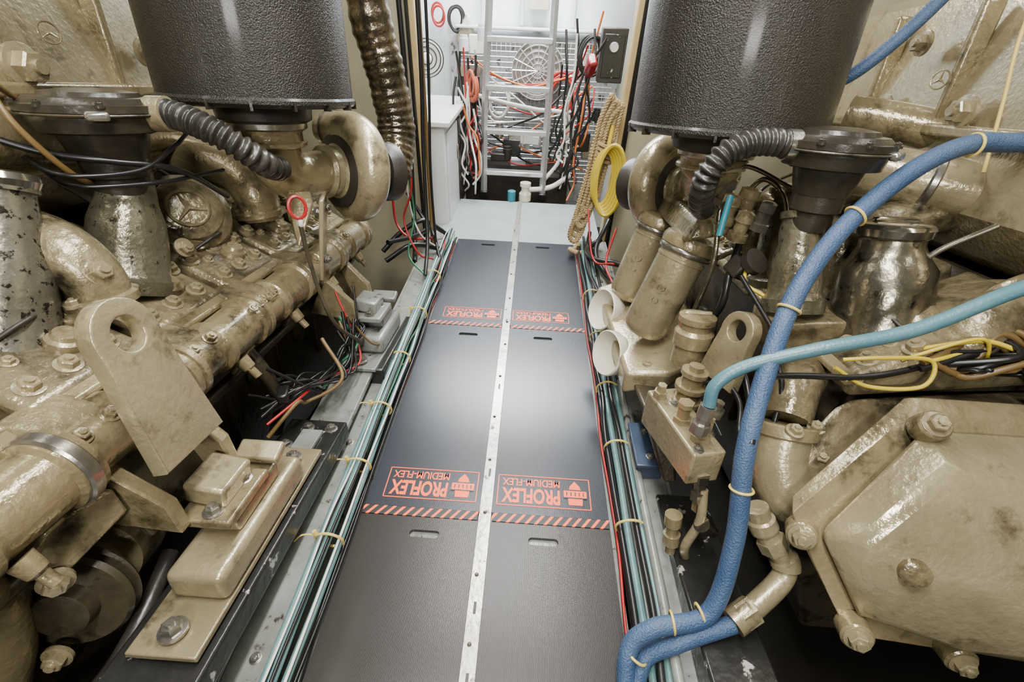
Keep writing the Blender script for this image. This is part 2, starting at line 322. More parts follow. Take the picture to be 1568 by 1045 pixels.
# ================================================================== ENGINES
def star_emblem(g,c,n,R,m,roll=0):
    bm=bmesh.new(); ring_bm(bm,c,n,R,R*.09)
    d,u,v=basis(n)
    for k in range(3):
        a=math.radians(90+roll+120*k); t=Vector(c)+(u*math.cos(a)+v*math.sin(a))*R
        tube_bm(bm,[Vector(c),t],R*.15,6,2,rf=lambda t,i:1-t*.8)
    finish('emblem',bm,m,g)
def engine(s,ox,kmin,manifold,y0):
    g=group('marine_diesel_engine',E)
    X=lambda x:s*(x+ox)
    P=lambda x,y,z:(s*(x+ox),y,z)
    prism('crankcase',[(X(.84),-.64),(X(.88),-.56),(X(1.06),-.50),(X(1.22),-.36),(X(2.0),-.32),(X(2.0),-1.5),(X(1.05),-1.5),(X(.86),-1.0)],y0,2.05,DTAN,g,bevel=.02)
    prism('intake_chest',[(X(1.22),-.34),(X(1.14),-.22),(X(1.16),.02),(X(1.22),.30),(X(1.9),.36),(X(1.9),-.34)],-.5,2.0,TAN2,g,bevel=.03)
    prism('chest_rib',[(X(1.12),-.06),(X(1.12),-.03),(X(1.2),-.03),(X(1.2),-.06)],-.4,2.0,TAN,g,bevel=.008)
    for k in range(7):
        box('chest_web_%d'%k,P(1.165,.2+k*.3,.10),(.05,.022,.28),TAN,g,bevel=.008)
    bl=[]
    ys=(.14,.42,.70,.98,1.26,1.54,1.82)
    for k,y in enumerate(ys):
        if k<kmin: continue
        hull('cylinder_head_%d'%(k+1),[P(.80,y-.13,-.56),P(.80,y+.13,-.56),P(.81,y-.125,-.505),P(.81,y+.125,-.505),P(.93,y-.12,-.44),P(.93,y+.12,-.44),P(1.15,y-.12,-.33),P(1.15,y+.12,-.33),P(1.2,y-.13,-.5),P(1.2,y+.13,-.5)],TANC,g,bevel=.014)
        n=(-s*.45,0,.9)
        for dy in (-.085,-.01,.075): bl.append((P(.845,y+dy,-.487),n,.0145))
        for dy in (-.1,.1): bl.append((P(.92,y+dy,-.445),n,.016))
        for dy in (-.055,.035): bl.append((P(.90,y+dy,-.458),n,.009))
        for dy in (-.05,.05): bl.append((P(1.02,y+dy,-.39),n,.011))
        lathe('head_boss_%d'%(k+1),P(.885,y+.035,-.47),n,[(0,.034),(.018,.032),(.022,.024),(.03,.02)],TAN,g)
        lathe('head_plug_%d'%(k+1),P(.975,y,-.42),n,[(0,.045),(.02,.043),(.03,.03)],TAN,g)
        hull('head_lip_%d'%(k+1),[P(.79,y-.12,-.535),P(.79,y+.12,-.535),P(.79,y-.12,-.52),P(.79,y+.12,-.52),P(.83,y-.12,-.50),P(.83,y+.12,-.50),P(.83,y-.12,-.535),P(.83,y+.12,-.535)],TAN,g,bevel=.005)
        tube('injector_pipe_%d'%(k+1),[P(.975,y+.02,-.40),P(.95,y+.03,-.34),P(.99,y+.05,-.28),P(1.12,y+.08,-.22)],.0065,STEEL if k%2 else DTAN,g,seg=8)
        tube('leakoff_pipe_%d'%(k+1),[P(.93,y-.05,-.43),P(.90,y,-.405),P(.92,y+.07,-.41),P(.95,y+.14,-.42)],.005,GRIME,g,seg=8)
    bolts('head_bolts',bl,TAN2,g)
    if manifold:
        prof=[(-.4,.056)]
        for y0 in (.16,.44,.72,1.0,1.28,1.56,1.84):
            prof+= [(y0-.10,.054),(y0-.09,.065),(y0-.07,.065),(y0-.06,.057),(y0+.05,.060),(y0+.055,.069),(y0+.072,.069),(y0+.074,.064),(y0+.08,.064),(y0+.082,.069),(y0+.098,.069),(y0+.10,.054)]
        prof+=[(1.98,.056)]
        lathe('water_manifold',P(.745,0,-.575),(0,1,0),prof,TAN,g,seg=40)
        bl=[]
        for y in (.30,.58,.86,1.14,1.42,1.70):
            hull('manifold_port_%d'%int(y*100),[P(.73,y-.045,-.60),P(.73,y+.045,-.60),P(.70,y-.04,-.545),P(.70,y+.04,-.545),P(.75,y-.05,-.515),P(.75,y+.05,-.515),P(.84,y-.055,-.50),P(.84,y+.055,-.50),P(.84,y-.05,-.6),P(.84,y+.05,-.6)],TANC,g,bevel=.014)
            bl.append((P(.715,y-.03,-.53),(-s*.6,0,.8),.011)); bl.append((P(.715,y+.03,-.53),(-s*.6,0,.8),.011))
            lathe('manifold_stud_%d'%int(y*100),P(.70,y+.09,-.62),(-s*.5,0,-.7),[(0,.019),(.03,.016),(.035,.010),(.06,.010)],TAN,g,seg=20)
            hull('manifold_saddle_%d'%int(y*100),[P(.70,y+.13,-.62),P(.70,y+.17,-.62),P(.76,y+.12,-.70),P(.76,y+.18,-.70),P(.80,y+.13,-.62),P(.80,y+.17,-.62)],TANC,g,bevel=.008)
        bolts('manifold_bolts',bl,TAN,g)
        tube('oil_rail',[P(.79,-.3,-.72),P(.78,.5,-.72),P(.79,1.2,-.73),P(.78,1.9,-.72)],.016,DTAN,g)
        tube('oil_drain_pipe',[P(.75,1.05,-.66),P(.72,1.05,-.72),P(.71,1.08,-.85),P(.76,1.1,-.98)],.020,DTAN,g)
        text('cast_number','OIL 3 421',.03,fr(P(.700,1.10,-.527),(0,1,0),(-.75,0,.5)),TAN2,g,ext=.003)
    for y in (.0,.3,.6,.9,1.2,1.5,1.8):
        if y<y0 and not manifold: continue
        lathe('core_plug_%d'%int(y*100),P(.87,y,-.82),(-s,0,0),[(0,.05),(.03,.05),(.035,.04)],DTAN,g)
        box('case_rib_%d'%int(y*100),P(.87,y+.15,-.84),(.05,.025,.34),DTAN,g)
    return g,P
gl,PL=engine(-1,0,0,True,-.5)
gr,PR=engine(1,-.085,3,False,.90)

def neck(g,name,base,top,rb,rt,m):
    b=Vector(base);t=Vector(top);L=(t-b).length
    lathe(name,b,t-b,[(-.02,rb*1.18),(.012,rb*1.2),(.018,rb*1.1),(.03,rb*1.02),(L*.35,rb*1.0),(L*.55,rb*.94),(L*.72,rb*.76),(L*.86,rt*1.1),(L*.98,rt),(L+.002,rt),(L+.004,rt*1.12),(L+.02,rt*1.12),(L+.022,rt*.9)],m,g)
neck(gl,'charge_air_neck_1',(-.97,.70,-.50),(-.965,.82,-.205),.072,.046,CHIP2)
neck(gl,'charge_air_neck_2',(-.95,.985,-.455),(-.955,1.095,-.20),.080,.052,CHIP)
lathe('neck_cap_1',(-.965,.823,-.20),(.02,.35,1),[(0,.050),(.018,.055),(.03,.05),(.034,.035)],CHROM,gl)
def cast_elbow(g,name,pts,r,m,rf=None,flange=True):
    tube(name,pts,r,m,g,seg=24,n=12,rf=rf or (lambda t,i:1+.16*math.sin(t*math.pi)))
    if flange:
        p=Vector(pts[0]); q=Vector(pts[1]); d=(q-p).normalized()
        lathe(name+'_flange',p+d*.012,d,[(0,r*1.35),(.016,r*1.35),(.02,r*1.15)],m,g,seg=28)
        u=Vector((0,1,0)); bolts(name+'_flange_bolts',[(p+d*.03+u*r*1.2,d,.01),(p+d*.03-u*r*1.2,d,.01)],TAN2,g)
cast_elbow(gl,'intake_elbow_1',[(-.885,.845,-.44),(-.89,.845,-.375),(-.94,.845,-.315),(-1.05,.85,-.28),(-1.2,.86,-.24)],.050,TANC)
softhull('intake_elbow_boss',[(-.865,.81,-.385),(-.865,.875,-.385),(-.90,.79,-.32),(-.90,.89,-.325),(-.97,.80,-.275),(-.97,.88,-.275),(-1.0,.80,-.36),(-1.0,.9,-.36)],TANC,gl,bev=.012)
for k,dy in enumerate((-.035,.035)): hull('elbow_gusset_%d'%k,[(-.86,.845+dy-.006,-.44),(-.86,.845+dy+.006,-.44),(-.85,.845+dy-.006,-.40),(-.85,.845+dy+.006,-.40),(-.96,.845+dy-.006,-.28),(-.96,.845+dy+.006,-.28),(-.96,.845+dy,-.42)],TAN,gl,bevel=.003)
cast_elbow(gl,'intake_elbow_3',[(-.90,1.52,-.42),(-.91,1.52,-.34),(-.98,1.54,-.28),(-1.2,1.54,-.22)],.058,TAN)
cast_elbow(gl,'intake_elbow_4',[(-.88,1.74,-.42),(-.9,1.74,-.34),(-.98,1.75,-.28),(-1.2,1.76,-.22)],.058,TAN)
cast_elbow(gl,'intake_elbow_5',[(-.98,.52,-.46),(-1.0,.5,-.36),(-1.08,.5,-.29),(-1.2,.5,-.2)],.055,TANC)
bolts('elbow_plugs',[((-.855,.83,-.355),(1,-.2,.5),.018),((-.90,1.13,-.40),(1,-.3,.4),.016)],TAN2,gl)
cn=Vector((.62,-.58,.5)).normalized(); cc=Vector((-1.00,1.30,-.365))
lathe('round_cover',cc,cn,[(-.05,.12),(0,.118),(.030,.112),(.045,.095),(.05,.090),(.062,.085),(.068,.07),(.070,.03)],TANC,gl,seg=48)
star_emblem(gl,cc+cn*.072,cn,.050,TAN2,roll=15)
softhull('cover_shoulder',[(-1.02,1.22,-.44),(-.90,1.24,-.46),(-.90,1.38,-.46),(-1.1,1.22,-.30),(-1.1,1.42,-.28),(-.98,1.42,-.34),(-1.2,1.3,-.25)],TANC,gl,bev=.014)
star_emblem(gl,(-1.135,1.22,.07),(1,-.3,.1),.022,TAN)
bolts('chest_bolts',[((-1.13,1.12,.0),(1,0,0),.03),((-1.13,1.5,.05),(1,0,0),.024),((-1.13,.9,-.1),(1,0,0),.024)],TAN2,gl)
cast_elbow(gl,'valley_pipe',[(-1.12,.5,-.12),(-1.1,.85,-.12),(-1.12,1.2,-.15),(-1.15,1.5,-.15)],.06,TAN,lambda t,i:1,False)
def breather(name,c,r,frame,out):
    g=group(name,frame); d=Vector((0,0,1)); c=Vector(c)
    lathe('bowl',c-d*.09,d,[(0,r*.52),(.02,r*.58),(.055,r*.66),(.06,r*.90),(.08,r*.94),(.095,r*.94),(.098,r*1.03),(.112,r*1.03),(.114,r*.95),(.124,r*.86),(.126,r*.70),(.134,r*.66),(.14,r*.3)],BRTH,g,seg=48)
    bolts('clamp_screws',[(c+Vector((math.cos(a)*r,math.sin(a)*r,.022)),(0,0,1),.006) for a in [i*math.pi/4 for i in range(8)]],BRTH,g)
    lathe('stem',c-d*.17,d,[(0,r*.42),(.04,r*.42),(.045,r*.5),(.09,r*.5)],BRTH,g)
    bm=bmesh.new(); ring_bm(bm,c+d*.004,d,r*1.03,.003,seg=40); finish('clamp_band',bm,DTAN,g)
    box('clamp_lock',c+Vector((r*.7,-r*.8,.004)),(.04,.02,.018),STEEL,g,rot=(0,0,40))
    o=Vector(out); h=Vector((o.x,o.y,c.z-.01)); s=c+(h-c).normalized()*r*.7; s.z=c.z-.01
    tube('outlet_nozzle',[s,(s+o)/2,o],.027,BRTH,g,seg=20)
    return g
breather('crankcase_breather',(-.95,1.065,-.085),.128,E,(-.815,1.085,-.080))
corr('corrugated_breather_hose',[(-.83,1.083,-.080),(-.79,1.081,-.080),(-.745,1.075,-.092),(-.70,1.075,-.112),(-.660,1.095,-.145),(-.645,1.15,-.185),(-.67,1.25,-.21),(-.71,1.32,-.22)],.027,RUB,pitch=4.2,frame=E,n=26)
lathe('hose_clamp',(-.835,1.083,-.080),(1,0,0.03),[(-.005,.032),(-.004,.036),(.033,.036),(.034,.032)],TAN2,frame=E)
tube('breather_loop_cable',[(-1.05,1.0,-.06),(-1.02,.93,-.03),(-.98,.91,-.10),(-.96,.97,-.2),(-1.0,1.08,-.24)],.006,BRN,frame=E)
tubes('breather_wiring',[([(-1.08,.98,-.16),(-.95,.93,-.19),(-.86,1.02,-.19),(-.84,1.12,-.15),(-.86,1.2,-.13)],.005),([(-1.08,1.02,-.2),(-.95,.95,-.215),(-.85,1.05,-.22),(-.82,1.25,-.22)],.005),([(-1.1,.9,-.1),(-1.0,.95,-.15),(-.9,1.0,-.17),(-.83,1.1,-.20),(-.86,1.3,-.3)],.007)],BLKC,frame=E)

def drum(c,r,h):
    g=group('air_filter_canister',E)
    lathe('shell',c,(0,0,1),[(0,r*.45),(0,r*.93),(.004,r*.99),(.010,r*1.012),(.018,r*1.012),(.024,r*.99),(h*.5,r*.985),(h,r*.97),(h+.02,r*.9)],POWD,g,seg=72)
    bm=bmesh.new()
    for i in range(16):
        a=2*math.pi*i/16; u=Vector((math.cos(a),math.sin(a),0)); t=Vector((-math.sin(a),math.cos(a),0)); p=Vector(c)
        q=[p+u*r*k+t*w+Vector((0,0,z)) for k,w,z in ((.93,-.003,-.004),(.93,.003,-.004),(1.02,.003,-.004),(1.02,-.003,-.004))]
        q2=[v+Vector((0,0,.022)) for v in q]
        A=[bm.verts.new(v) for v in q];B=[bm.verts.new(v) for v in q2]
        bm.faces.new(A);bm.faces.new(B)
        for k in range(4): bm.faces.new((A[k],A[(k+1)%4],B[(k+1)%4],B[k]))
    finish('rim_tabs',bm,BRTH,g,smooth=False)
    lathe('base_collar',Vector(c)-Vector((0,0,.045)),(0,0,1),[(0,r*.42),(.01,r*.5),(.046,r*.52)],GRIME,g,seg=48)
    return g
drum((-.748,1.38,-.065),.240,.66)
drum((.525,1.43,-.085),.256,.66)

def turbo(c,d,R,intake,s):
    g=group('turbocharger',E); c=Vector(c); d,u,v=basis(d)
    N=44; pts=[]
    for i in range(N+1):
        t=i/N; a=2*math.pi*t*.98+math.pi*.6
        pts.append(c+(u*math.cos(a)*s+v*math.sin(a))*R*(.66+.10*t))
    tube('volute',pts,R*.34,TAN2,g,seg=24,n=2,rf=lambda t,i:.60+.5*t)
    lathe('compressor_face',c-d*(R*.34),d,[(0,R*.50),(.006,R*.60),(R*.08,R*.66),(R*.10,R*.60),(R*.13,R*.60),(R*.15,R*.74),(R*.30,R*.80),(R*.5,R*.8),(R*.7,R*.6)],TAN,g,seg=48)
    lathe('turbine_side',c+d*(R*.10),d,[(0,R*.72),(R*.10,R*.76),(R*.16,R*.74),(R*.2,R*.5),(R*.5,R*.40),(R*.53,R*.55),(R*.65,R*.60),(R*.85,R*.60),(R*.95,R*.4)],GRIME,g,seg=48)
    lathe('inlet_bell',c-d*(R*.66),d,[(0,R*.46),(.012,R*.50),(.02,R*.46),(R*.24,R*.47),(R*.32,R*.56)],TAN2,g,seg=48)
    lathe('v_band_seam',c-d*(R*.38),d,[(0,R*.60),(.006,R*.70),(.014,R*.70),(.018,R*.6)],GRIME,g,seg=48)
    lathe('back_band',c+d*(R*.20),d,[(0,R*.78),(.006,R*.81),(.016,R*.81),(.02,R*.78)],STEEL,g,seg=48)
    bolts('turbo_bolts',[(c-d*(R*.18)+(u*math.cos(a)+v*math.sin(a))*R*.72,-d,.008) for a in [i*math.pi/4 for i in range(8)]],TAN2,g)
    o=pts[-1]; t=(o-pts[-3]).normalized(); tube('outlet',[o,o+t*.06,o+t*.11],R*.36,TAN2,g,seg=24); lathe('outlet_clamp',o+t*.07,t,[(0,R*.39),(.02,R*.39)],STEEL,g)
    lathe('oil_feed',c+d*(R*.35)+Vector((0,0,R*.5)),(0,0,1),[(0,.025),(.03,.025),(.031,.018),(.05,.018)],TAN2,g,seg=6)
    I=[Vector(p) for p in intake]
    tube('intake_elbow',I+[c-d*(R*.6)],.078,TAN,g,seg=28,rf=lambda t,i:1.25 if t<.12 else (1.15 if t<.25 else 1.05-.22*t))
    lathe('elbow_clamp',I[0]-Vector((0,0,.035)),(0,0,1),[(0,.100),(.004,.105),(.02,.105),(.024,.100)],STEEL,g,seg=48)
    lathe('elbow_band',I[1]+Vector((0,0,.0)),(0,0,1),[(0,.094),(.004,.098),(.012,.098),(.016,.094)],TAN2,g,seg=48)
    return g
turbo((-.605,1.60,-.265),(.60,.79,-.10),.165,[(-.748,1.38,-.09),(-.748,1.38,-.17),(-.74,1.40,-.235),(-.71,1.45,-.262)],-1)
turbo((.485,1.74,-.285),(-.58,.80,-.10),.160,[(.525,1.44,-.11),(.525,1.46,-.18),(.54,1.52,-.235),(.55,1.58,-.262)],1)
hull('turbo_bracket',[(-.72,1.36,-.29),(-.66,1.40,-.29),(-.64,1.36,-.32),(-.67,1.28,-.44),(-.70,1.34,-.44),(-.73,1.36,-.34)],TAN,gl,bevel=.008)
g=group('shutoff_lever',E)
box('plate',(-.615,1.33,-.41),(.012,.13,.24),TAN2,g,rot=(0,8,18),bevel=.004)
bm=bmesh.new(); ring_bm(bm,(-.62,1.215,-.30),(.5,-.8,.1),.021,.005,sy=1.35); finish('pull_ring',bm,REDC,g)
tube('lever_cable',[(-.62,1.215,-.335),(-.615,1.215,-.42),(-.60,1.22,-.55),(-.57,1.23,-.66),(-.55,1.35,-.78)],.006,DTAN,g)
box('ring_tag',(-.618,1.215,-.342),(.014,.014,.024),WHT,g)
bolts('plate_bolts',[((-.605,1.30,-.33),(1,-.3,0),.009),((-.605,1.36,-.33),(1,-.3,0),.009),((-.60,1.3,-.47),(1,-.3,0),.009)],STEEL,g)

def lug(frame_m,w,h,holer,name='lifting_lug'):
    out=[(-w*.62,-h),(w*.62,-h),(w*.5,-h*.15)]+arc(0,0,w*.5,-10,190,18)[1:-1]+[(-w*.5,-h*.15)]
    return plate(name,out,[(0,0,holer)],.024,frame_m,TAN2,frame=E,bevel=.004)
lug(fr((-.665,.640,-.385),(.0,1,-.06),(-.26,0,1)),.125,.235,.030)
lug(fr((.525,1.0,-.485),(.35,-.93,-.0),(.18,.1,1)),.095,.14,.026)

def mount(c,L,m1=TAN2,m2=TAN):
    g=group('engine_mount',E); x,y,z=c
    box('rubber_base',(x,y,z),(.115,L,.070),m1,g,bevel=.016,seg=3)
    box('top_pad',(x-.005,y+.02,z+.055),(.085,L*.5,.04),m1,g,bevel=.008)
    box('cross_plate',(x-.01,y-.02,z+.088),(.11,.15,.022),m2,g,bevel=.005)
    box('upper_block',(x-.02,y-.01,z+.125),(.085,.10,.05),m1,g,rot=(0,10,0),bevel=.008)
    box('flange_tab',(x+.005,y+.10,z+.105),(.10,.05,.022),m1,g,rot=(20,0,0),bevel=.006)
    hull('rib_near',[(x-.13,y-.13,z+.26),(x-.13,y-.10,z+.26),(x-.04,y-.12,z+.16),(x-.04,y-.09,z+.16),(x-.03,y-.12,z+.09),(x-.03,y-.09,z+.09),(x-.20,y-.13,z+.12),(x-.20,y-.10,z+.12)],TAN,g,bevel=.006)
    hull('rib_far',[(x-.13,y+.06,z+.26),(x-.13,y+.09,z+.26),(x-.04,y+.05,z+.17),(x-.04,y+.08,z+.17),(x-.03,y+.05,z+.09),(x-.03,y+.08,z+.09),(x-.20,y+.06,z+.12),(x-.20,y+.09,z+.12)],TAN,g,bevel=.006)
    box('rib_web',(x-.13,y-.02,z+.16),(.02,.2,.18),DTAN,g,rot=(0,-20,0))
    bolts('mount_bolts',[((x-.0,y-.07,z+.10),(0,0,1),.013),((x+.01,y+.02,z+.10),(.2,0,1),.011),((x,y+L/2+.05,z-.028),(0,0,1),.014),((x-.01,y-L/2-.06,z-.028),(0,0,1),.016)],STEEL,g)
    box('foot_plate',(x-.01,y,z-.045),(.13,L+.2,.014),m1,g,bevel=.003)
    return g
mount((-.595,.68,-.865),.34)
prism('mount_bearer',[(-.525,-.925),(-.70,-.925),(-.70,-.99),(-.54,-.99),(-.525,-.985)],-.3,1.10,BLKP,frame=E,bevel=.006)
bolts('bearer_bolts',[((-.56,1.06,-.925),(0,0,1),.012),((-.63,1.06,-.925),(0,0,1),.012),((-.66,.98,-.925),(0,0,1),.012)],STEEL,frame=E)
box('bearer_shim',(-.605,.98,-.918),(.06,.12,.012),GREYP,frame=E,bevel=.002)
mount((-.575,1.60,-.865),.26,GREYP,GREYP)
prism('mount_bearer',[(-.495,-.910),(-.665,-.910),(-.665,-1.0),(-.495,-1.0)],1.38,1.95,BLKP,frame=E,bevel=.006)
g=group('raw_water_pump',E)
lathe('pulley',(-.80,.50,-.86),(.25,-.95,.2),[(0,.092),(.01,.098),(.018,.08),(.026,.08),(.034,.098),(.044,.092),(.046,.05),(.07,.045),(.075,.03)],DTAN,g,seg=48)
lathe('pump_body',(-.84,.62,-.87),(.25,-.95,.2),[(-.1,.07),(.0,.085),(.07,.08),(.08,.05),(.13,.04)],TAN,g)
tube('suction_pipe',[(-1.02,.36,-.62),(-.93,.42,-.66),(-.87,.43,-.74),(-.86,.40,-.86),(-.9,.36,-1.0)],.046,TAN,g,seg=24)
tube('branch_pipe',[(-.75,.30,-.60),(-.78,.36,-.68),(-.82,.40,-.74)],.036,TAN2,g,seg=24)
lathe('hose_clamp_ring',(-.868,.43,-.775),(0.02,.1,-1),[(0,.053),(.02,.053)],STEEL,g)
hull('pump_bracket',[(-.75,.44,-.64),(-.70,.55,-.64),(-.73,.44,-.74),(-.69,.55,-.70),(-.92,.40,-.66),(-.92,.44,-.62),(-.88,.5,-.76)],TANC,g,bevel=.01)
bolts('pump_bolts',[((-.735,.43,-.735),(.6,-.7,0),.016),((-.86,.385,-.70),(.3,-.9,.1),.018),((-.80,.41,-.93),(.2,-.9,.1),.016),((-.90,.36,-.80),(.2,-.9,.1),.014)],TAN2,g)
tubes('pump_hoses',[([(-.80,.36,-1.06),(-.74,.42,-1.0),(-.72,.5,-.95),(-.74,.62,-.92)],.018),([(-.95,.30,-.9),(-.88,.32,-.98),(-.80,.34,-1.1)],.022)],RUB,g)
lathe('manifold_band',(-.745,.50,-.575),(0,1,0),[(0,.071),(.004,.075),(.022,.075),(.026,.071)],STEEL,g)
hl=[]
for i in range(16):
    y0=random.uniform(.95,1.15); y1=random.uniform(1.25,1.55)
    hl.append(([(random.uniform(-.76,-.68),y0,random.uniform(-.88,-.70)),(random.uniform(-.70,-.60),y0+.08,random.uniform(-.86,-.78)),(random.uniform(-.66,-.58),(y0+y1)/2,random.uniform(-.88,-.80)),(random.uniform(-.62,-.55),y1-.08,random.uniform(-.86,-.74)),(random.uniform(-.66,-.56),y1,random.uniform(-.80,-.62))],random.choice((.004,.005,.006))))
tubes('engine_harness',hl[:12],BLKC,frame=E)
tubes('engine_harness_leads',[(hl[12][0],.004)],REDC,frame=E); tubes('engine_harness_leads',hl[13:14],GRN,frame=E)
tubes('engine_harness_leads',hl[14:]+[([(-.60,1.38,-.70),(-.54,1.44,-.84),(-.52,1.6,-.88)],.004)],BRN,frame=E)
box('harness_connector',(-.67,1.04,-.79),(.03,.06,.03),BLKC,frame=E,rot=(0,0,20))

tube('insulated_exhaust_riser',[(-.64,2.02,1.8),(-.63,2.02,1.2),(-.59,2.02,.95),(-.565,2.0,.75),(-.57,1.9,.60)],.074,FOIL,frame=W,seg=30,n=30,rf=lambda t,i:1+.03*math.sin(i*1.3)+.03*math.sin(i*.37))
tubes('vertical_hoses',[([(-.50,2.3,1.9),(-.515,2.32,1.0),(-.53,2.3,.6),(-.52,2.2,.2),(-.50,2.0,.08)],.010),([(-.47,2.34,1.9),(-.49,2.36,1.0),(-.51,2.34,.5),(-.50,2.3,.12)],.007)],BLKC,frame=W)
tubes('vertical_conduits',[([(-.53,2.45,1.9),(-.54,2.45,1.0),(-.545,2.45,.3),(-.54,2.4,.05)],.012)],BRN,frame=W)
tubes('hanging_wires',[([(-.60,2.3,.7),(-.58,2.2,.45),(-.62,2.15,.3),(-.55,2.1,.15),(-.50,2.2,.07)],.005)],REDC,frame=W)
tubes('hanging_wires',[([(-.62,2.35,.75),(-.60,2.25,.5),(-.58,2.2,.3),(-.60,2.1,.14),(-.50,2.0,.08)],.005)],GRN,frame=W)
tubes('hanging_wires',[([(-.63,2.30,.6),(-.61,2.25,.35),(-.56,2.22,.2),(-.49,2.3,.09)],.004)],WHT,frame=W)

# ================================================================== STARBOARD DETAILS
def fuelfilter(bot,top,r):
    g=group('fuel_filter',E); b=Vector(bot);t=Vector(top);L=(t-b).length
    lathe('canister',b,t-b,[(-.012,r*.3),(-.01,r*.75),(.004,r*.92),(.02,r),(L*.86,r),(L*.865,r*1.03),(L*.89,r*1.03),(L*.895,r),(L*.93,r),(L*.94,r*1.08),(L*.99,r*1.08),(L,r*1.04)],TAN2,g,seg=48)
    d=(t-b).normalized()
    lathe('filter_head',t,d,[(0,r*1.12),(.02,r*1.15),(.035,r*1.05),(.045,r*.7),(.05,r*.3)],TAN,g,seg=40)
    lathe('clamp_ring',t-d*.018,d,[(0,r*1.09),(.004,r*1.12),(.012,r*1.12),(.016,r*1.09)],STEEL,g,seg=40)
    bolts('head_bolt',[(t+d*.045,d,.018)],STEEL,g)
    nn=Vector((-.45,-.85,.25)).normalized()
    bm=bmesh.new(); ring_bm(bm,b+(t-b)*.55+nn*(r-.001),nn,.011,.0012); ring_bm(bm,b+(t-b)*.40+nn*(r-.001),nn,.009,.0012); finish('stamped_marks',bm,DTAN,g)
    return g
fuelfilter((.398,1.36,-.675),(.485,1.38,-.40),.072)
fuelfilter((.385,1.62,-.66),(.455,1.63,-.40),.068)
g=group('fuel_filter_bracket',E)
hull('head_casting',[(.44,1.28,-.36),(.60,1.28,-.32),(.44,1.74,-.35),(.62,1.74,-.33),(.47,1.3,-.30),(.60,1.3,-.27),(.47,1.7,-.29),(.60,1.7,-.27)],TANC,g,bevel=.015)
hull('tray',[(.30,1.78,-.74),(.40,1.80,-.70),(.33,1.22,-.84),(.46,1.20,-.80),(.33,1.22,-.76),(.46,1.2,-.74),(.30,1.78,-.70),(.42,1.8,-.66),(.6,1.25,-.7),(.6,1.7,-.65)],TAN2,g,bevel=.012)
for i,(p,r) in enumerate((((.60,1.34,-.285),.022),((.57,1.42,-.275),.02),((.60,1.50,-.27),.024),((.66,1.38,-.31),.024),((.54,1.30,-.30),.02),((.63,1.28,-.31),.018),((.56,1.24,-.33),.018))):
    lathe('union_%d'%(i+1),p,(.1,-.1,1),[(0,r*1.4),(.02,r*1.4),(.021,r),(.05,r),(.052,r*1.25),(.075,r*1.2),(.08,r*.6)],STEEL if i in (1,5) else TAN,g,seg=6 if i%2 else 24)
bolts('casting_bolts',[((.50,1.34,-.29),(0,0,1),.016),((.50,1.62,-.28),(0,0,1),.016),((.60,1.6,-.27),(0,0,1),.016),((.40,1.25,-.75),(0,0,1),.014)],TAN2,g)
box('switch_body',(.58,1.22,-.40),(.05,.05,.05),GRIME,g,rot=(20,20,30)); lathe('switch_cap',(.60,1.20,-.38),(.3,-.6,.6),[(0,.035),(.02,.035),(.025,.02)],GRIME,g)
tubes('fuel_pipes',[([(.60,1.34,-.22),(.62,1.3,-.18),(.66,1.25,-.22),(.68,1.2,-.34)],.007),([(.57,1.42,-.20),(.60,1.38,-.16),(.70,1.3,-.20)],.006),([(.54,1.30,-.24),(.50,1.24,-.26),(.50,1.2,-.40),(.47,1.2,-.6)],.007)],BRUSH,g)
for k,(c,d) in enumerate((((.350,1.62,-.735),(-.8,-.35,.25)),((.350,1.40,-.795),(-.8,-.35,.2)))):
    lathe('drip_cup',c,d,[(-.04,.035),(.0,.06),(.035,.078),(.062,.080),(.066,.076),(.05,.062),(.02,.03)],CUP,frame=E,seg=36)
g=group('oil_filler',E)
lathe('body',(.455,1.09,-.63),(.0,.05,1),[(0,.046),(.05,.044),(.055,.05),(.09,.05),(.10,.041),(.115,.041),(.12,.047),(.135,.047),(.14,.03)],TAN,g,seg=40)
box('cap_grip',(.455,1.097,-.487),(.07,.012,.012),TAN2,g)
g=group('hydraulic_valve_block',E)
hull('block',[(.345,1.03,-.69),(.43,1.05,-.69),(.395,.78,-.69),(.475,.80,-.69),(.345,1.03,-.80),(.43,1.05,-.80),(.395,.78,-.78),(.475,.80,-.78)],TAN2,g,bevel=.006)
hull('gusset',[(.36,1.05,-.78),(.44,1.25,-.80),(.36,1.25,-.80),(.44,1.05,-.78),(.42,.95,-.95),(.46,.95,-.95)],DTAN,g,bevel=.01)
def fitting(name,p,d,rs,m=TAN2,seg=20):
    prof=[];t=0
    for r,l in rs: prof+=[(t,r),(t+l,r)]; t+=l+.0005
    lathe(name,p,d,prof,m,g,seg=seg)
fitting('solenoid',(.435,.99,-.695),(.05,.0,1),[(.038,.012),(.030,.03),(.038,.012),(.027,.03),(.033,.012),(.018,.014)],TAN)
fitting('solenoid_cap',(.40,.90,-.695),(0,0,1),[(.022,.02),(.016,.03),(.020,.012)],TAN,6)
fitting('hose_union',(.425,.835,-.695),(-.02,.03,1),[(.024,.02),(.018,.02),(.022,.025),(.016,.03)],TAN2,6)
fitting('drain_union',(.435,.80,-.76),(.1,-.1,-1),[(.020,.02),(.015,.025),(.020,.03),(.014,.03)],CHROM,6)
fitting('drain_valve',(.40,.80,-.90),(.1,-.1,-1),[(.021,.03),(.015,.03),(.021,.03),(.013,.03)],TAN)
fitting('drain_valve_elbow',(.45,.76,-.88),(.3,.1,-.3),[(.020,.03),(.014,.03)],CHROM)
fitting('side_plug',(.37,1.0,-.69),(.0,-.1,1),[(.018,.02),(.012,.02)],TAN2,6)
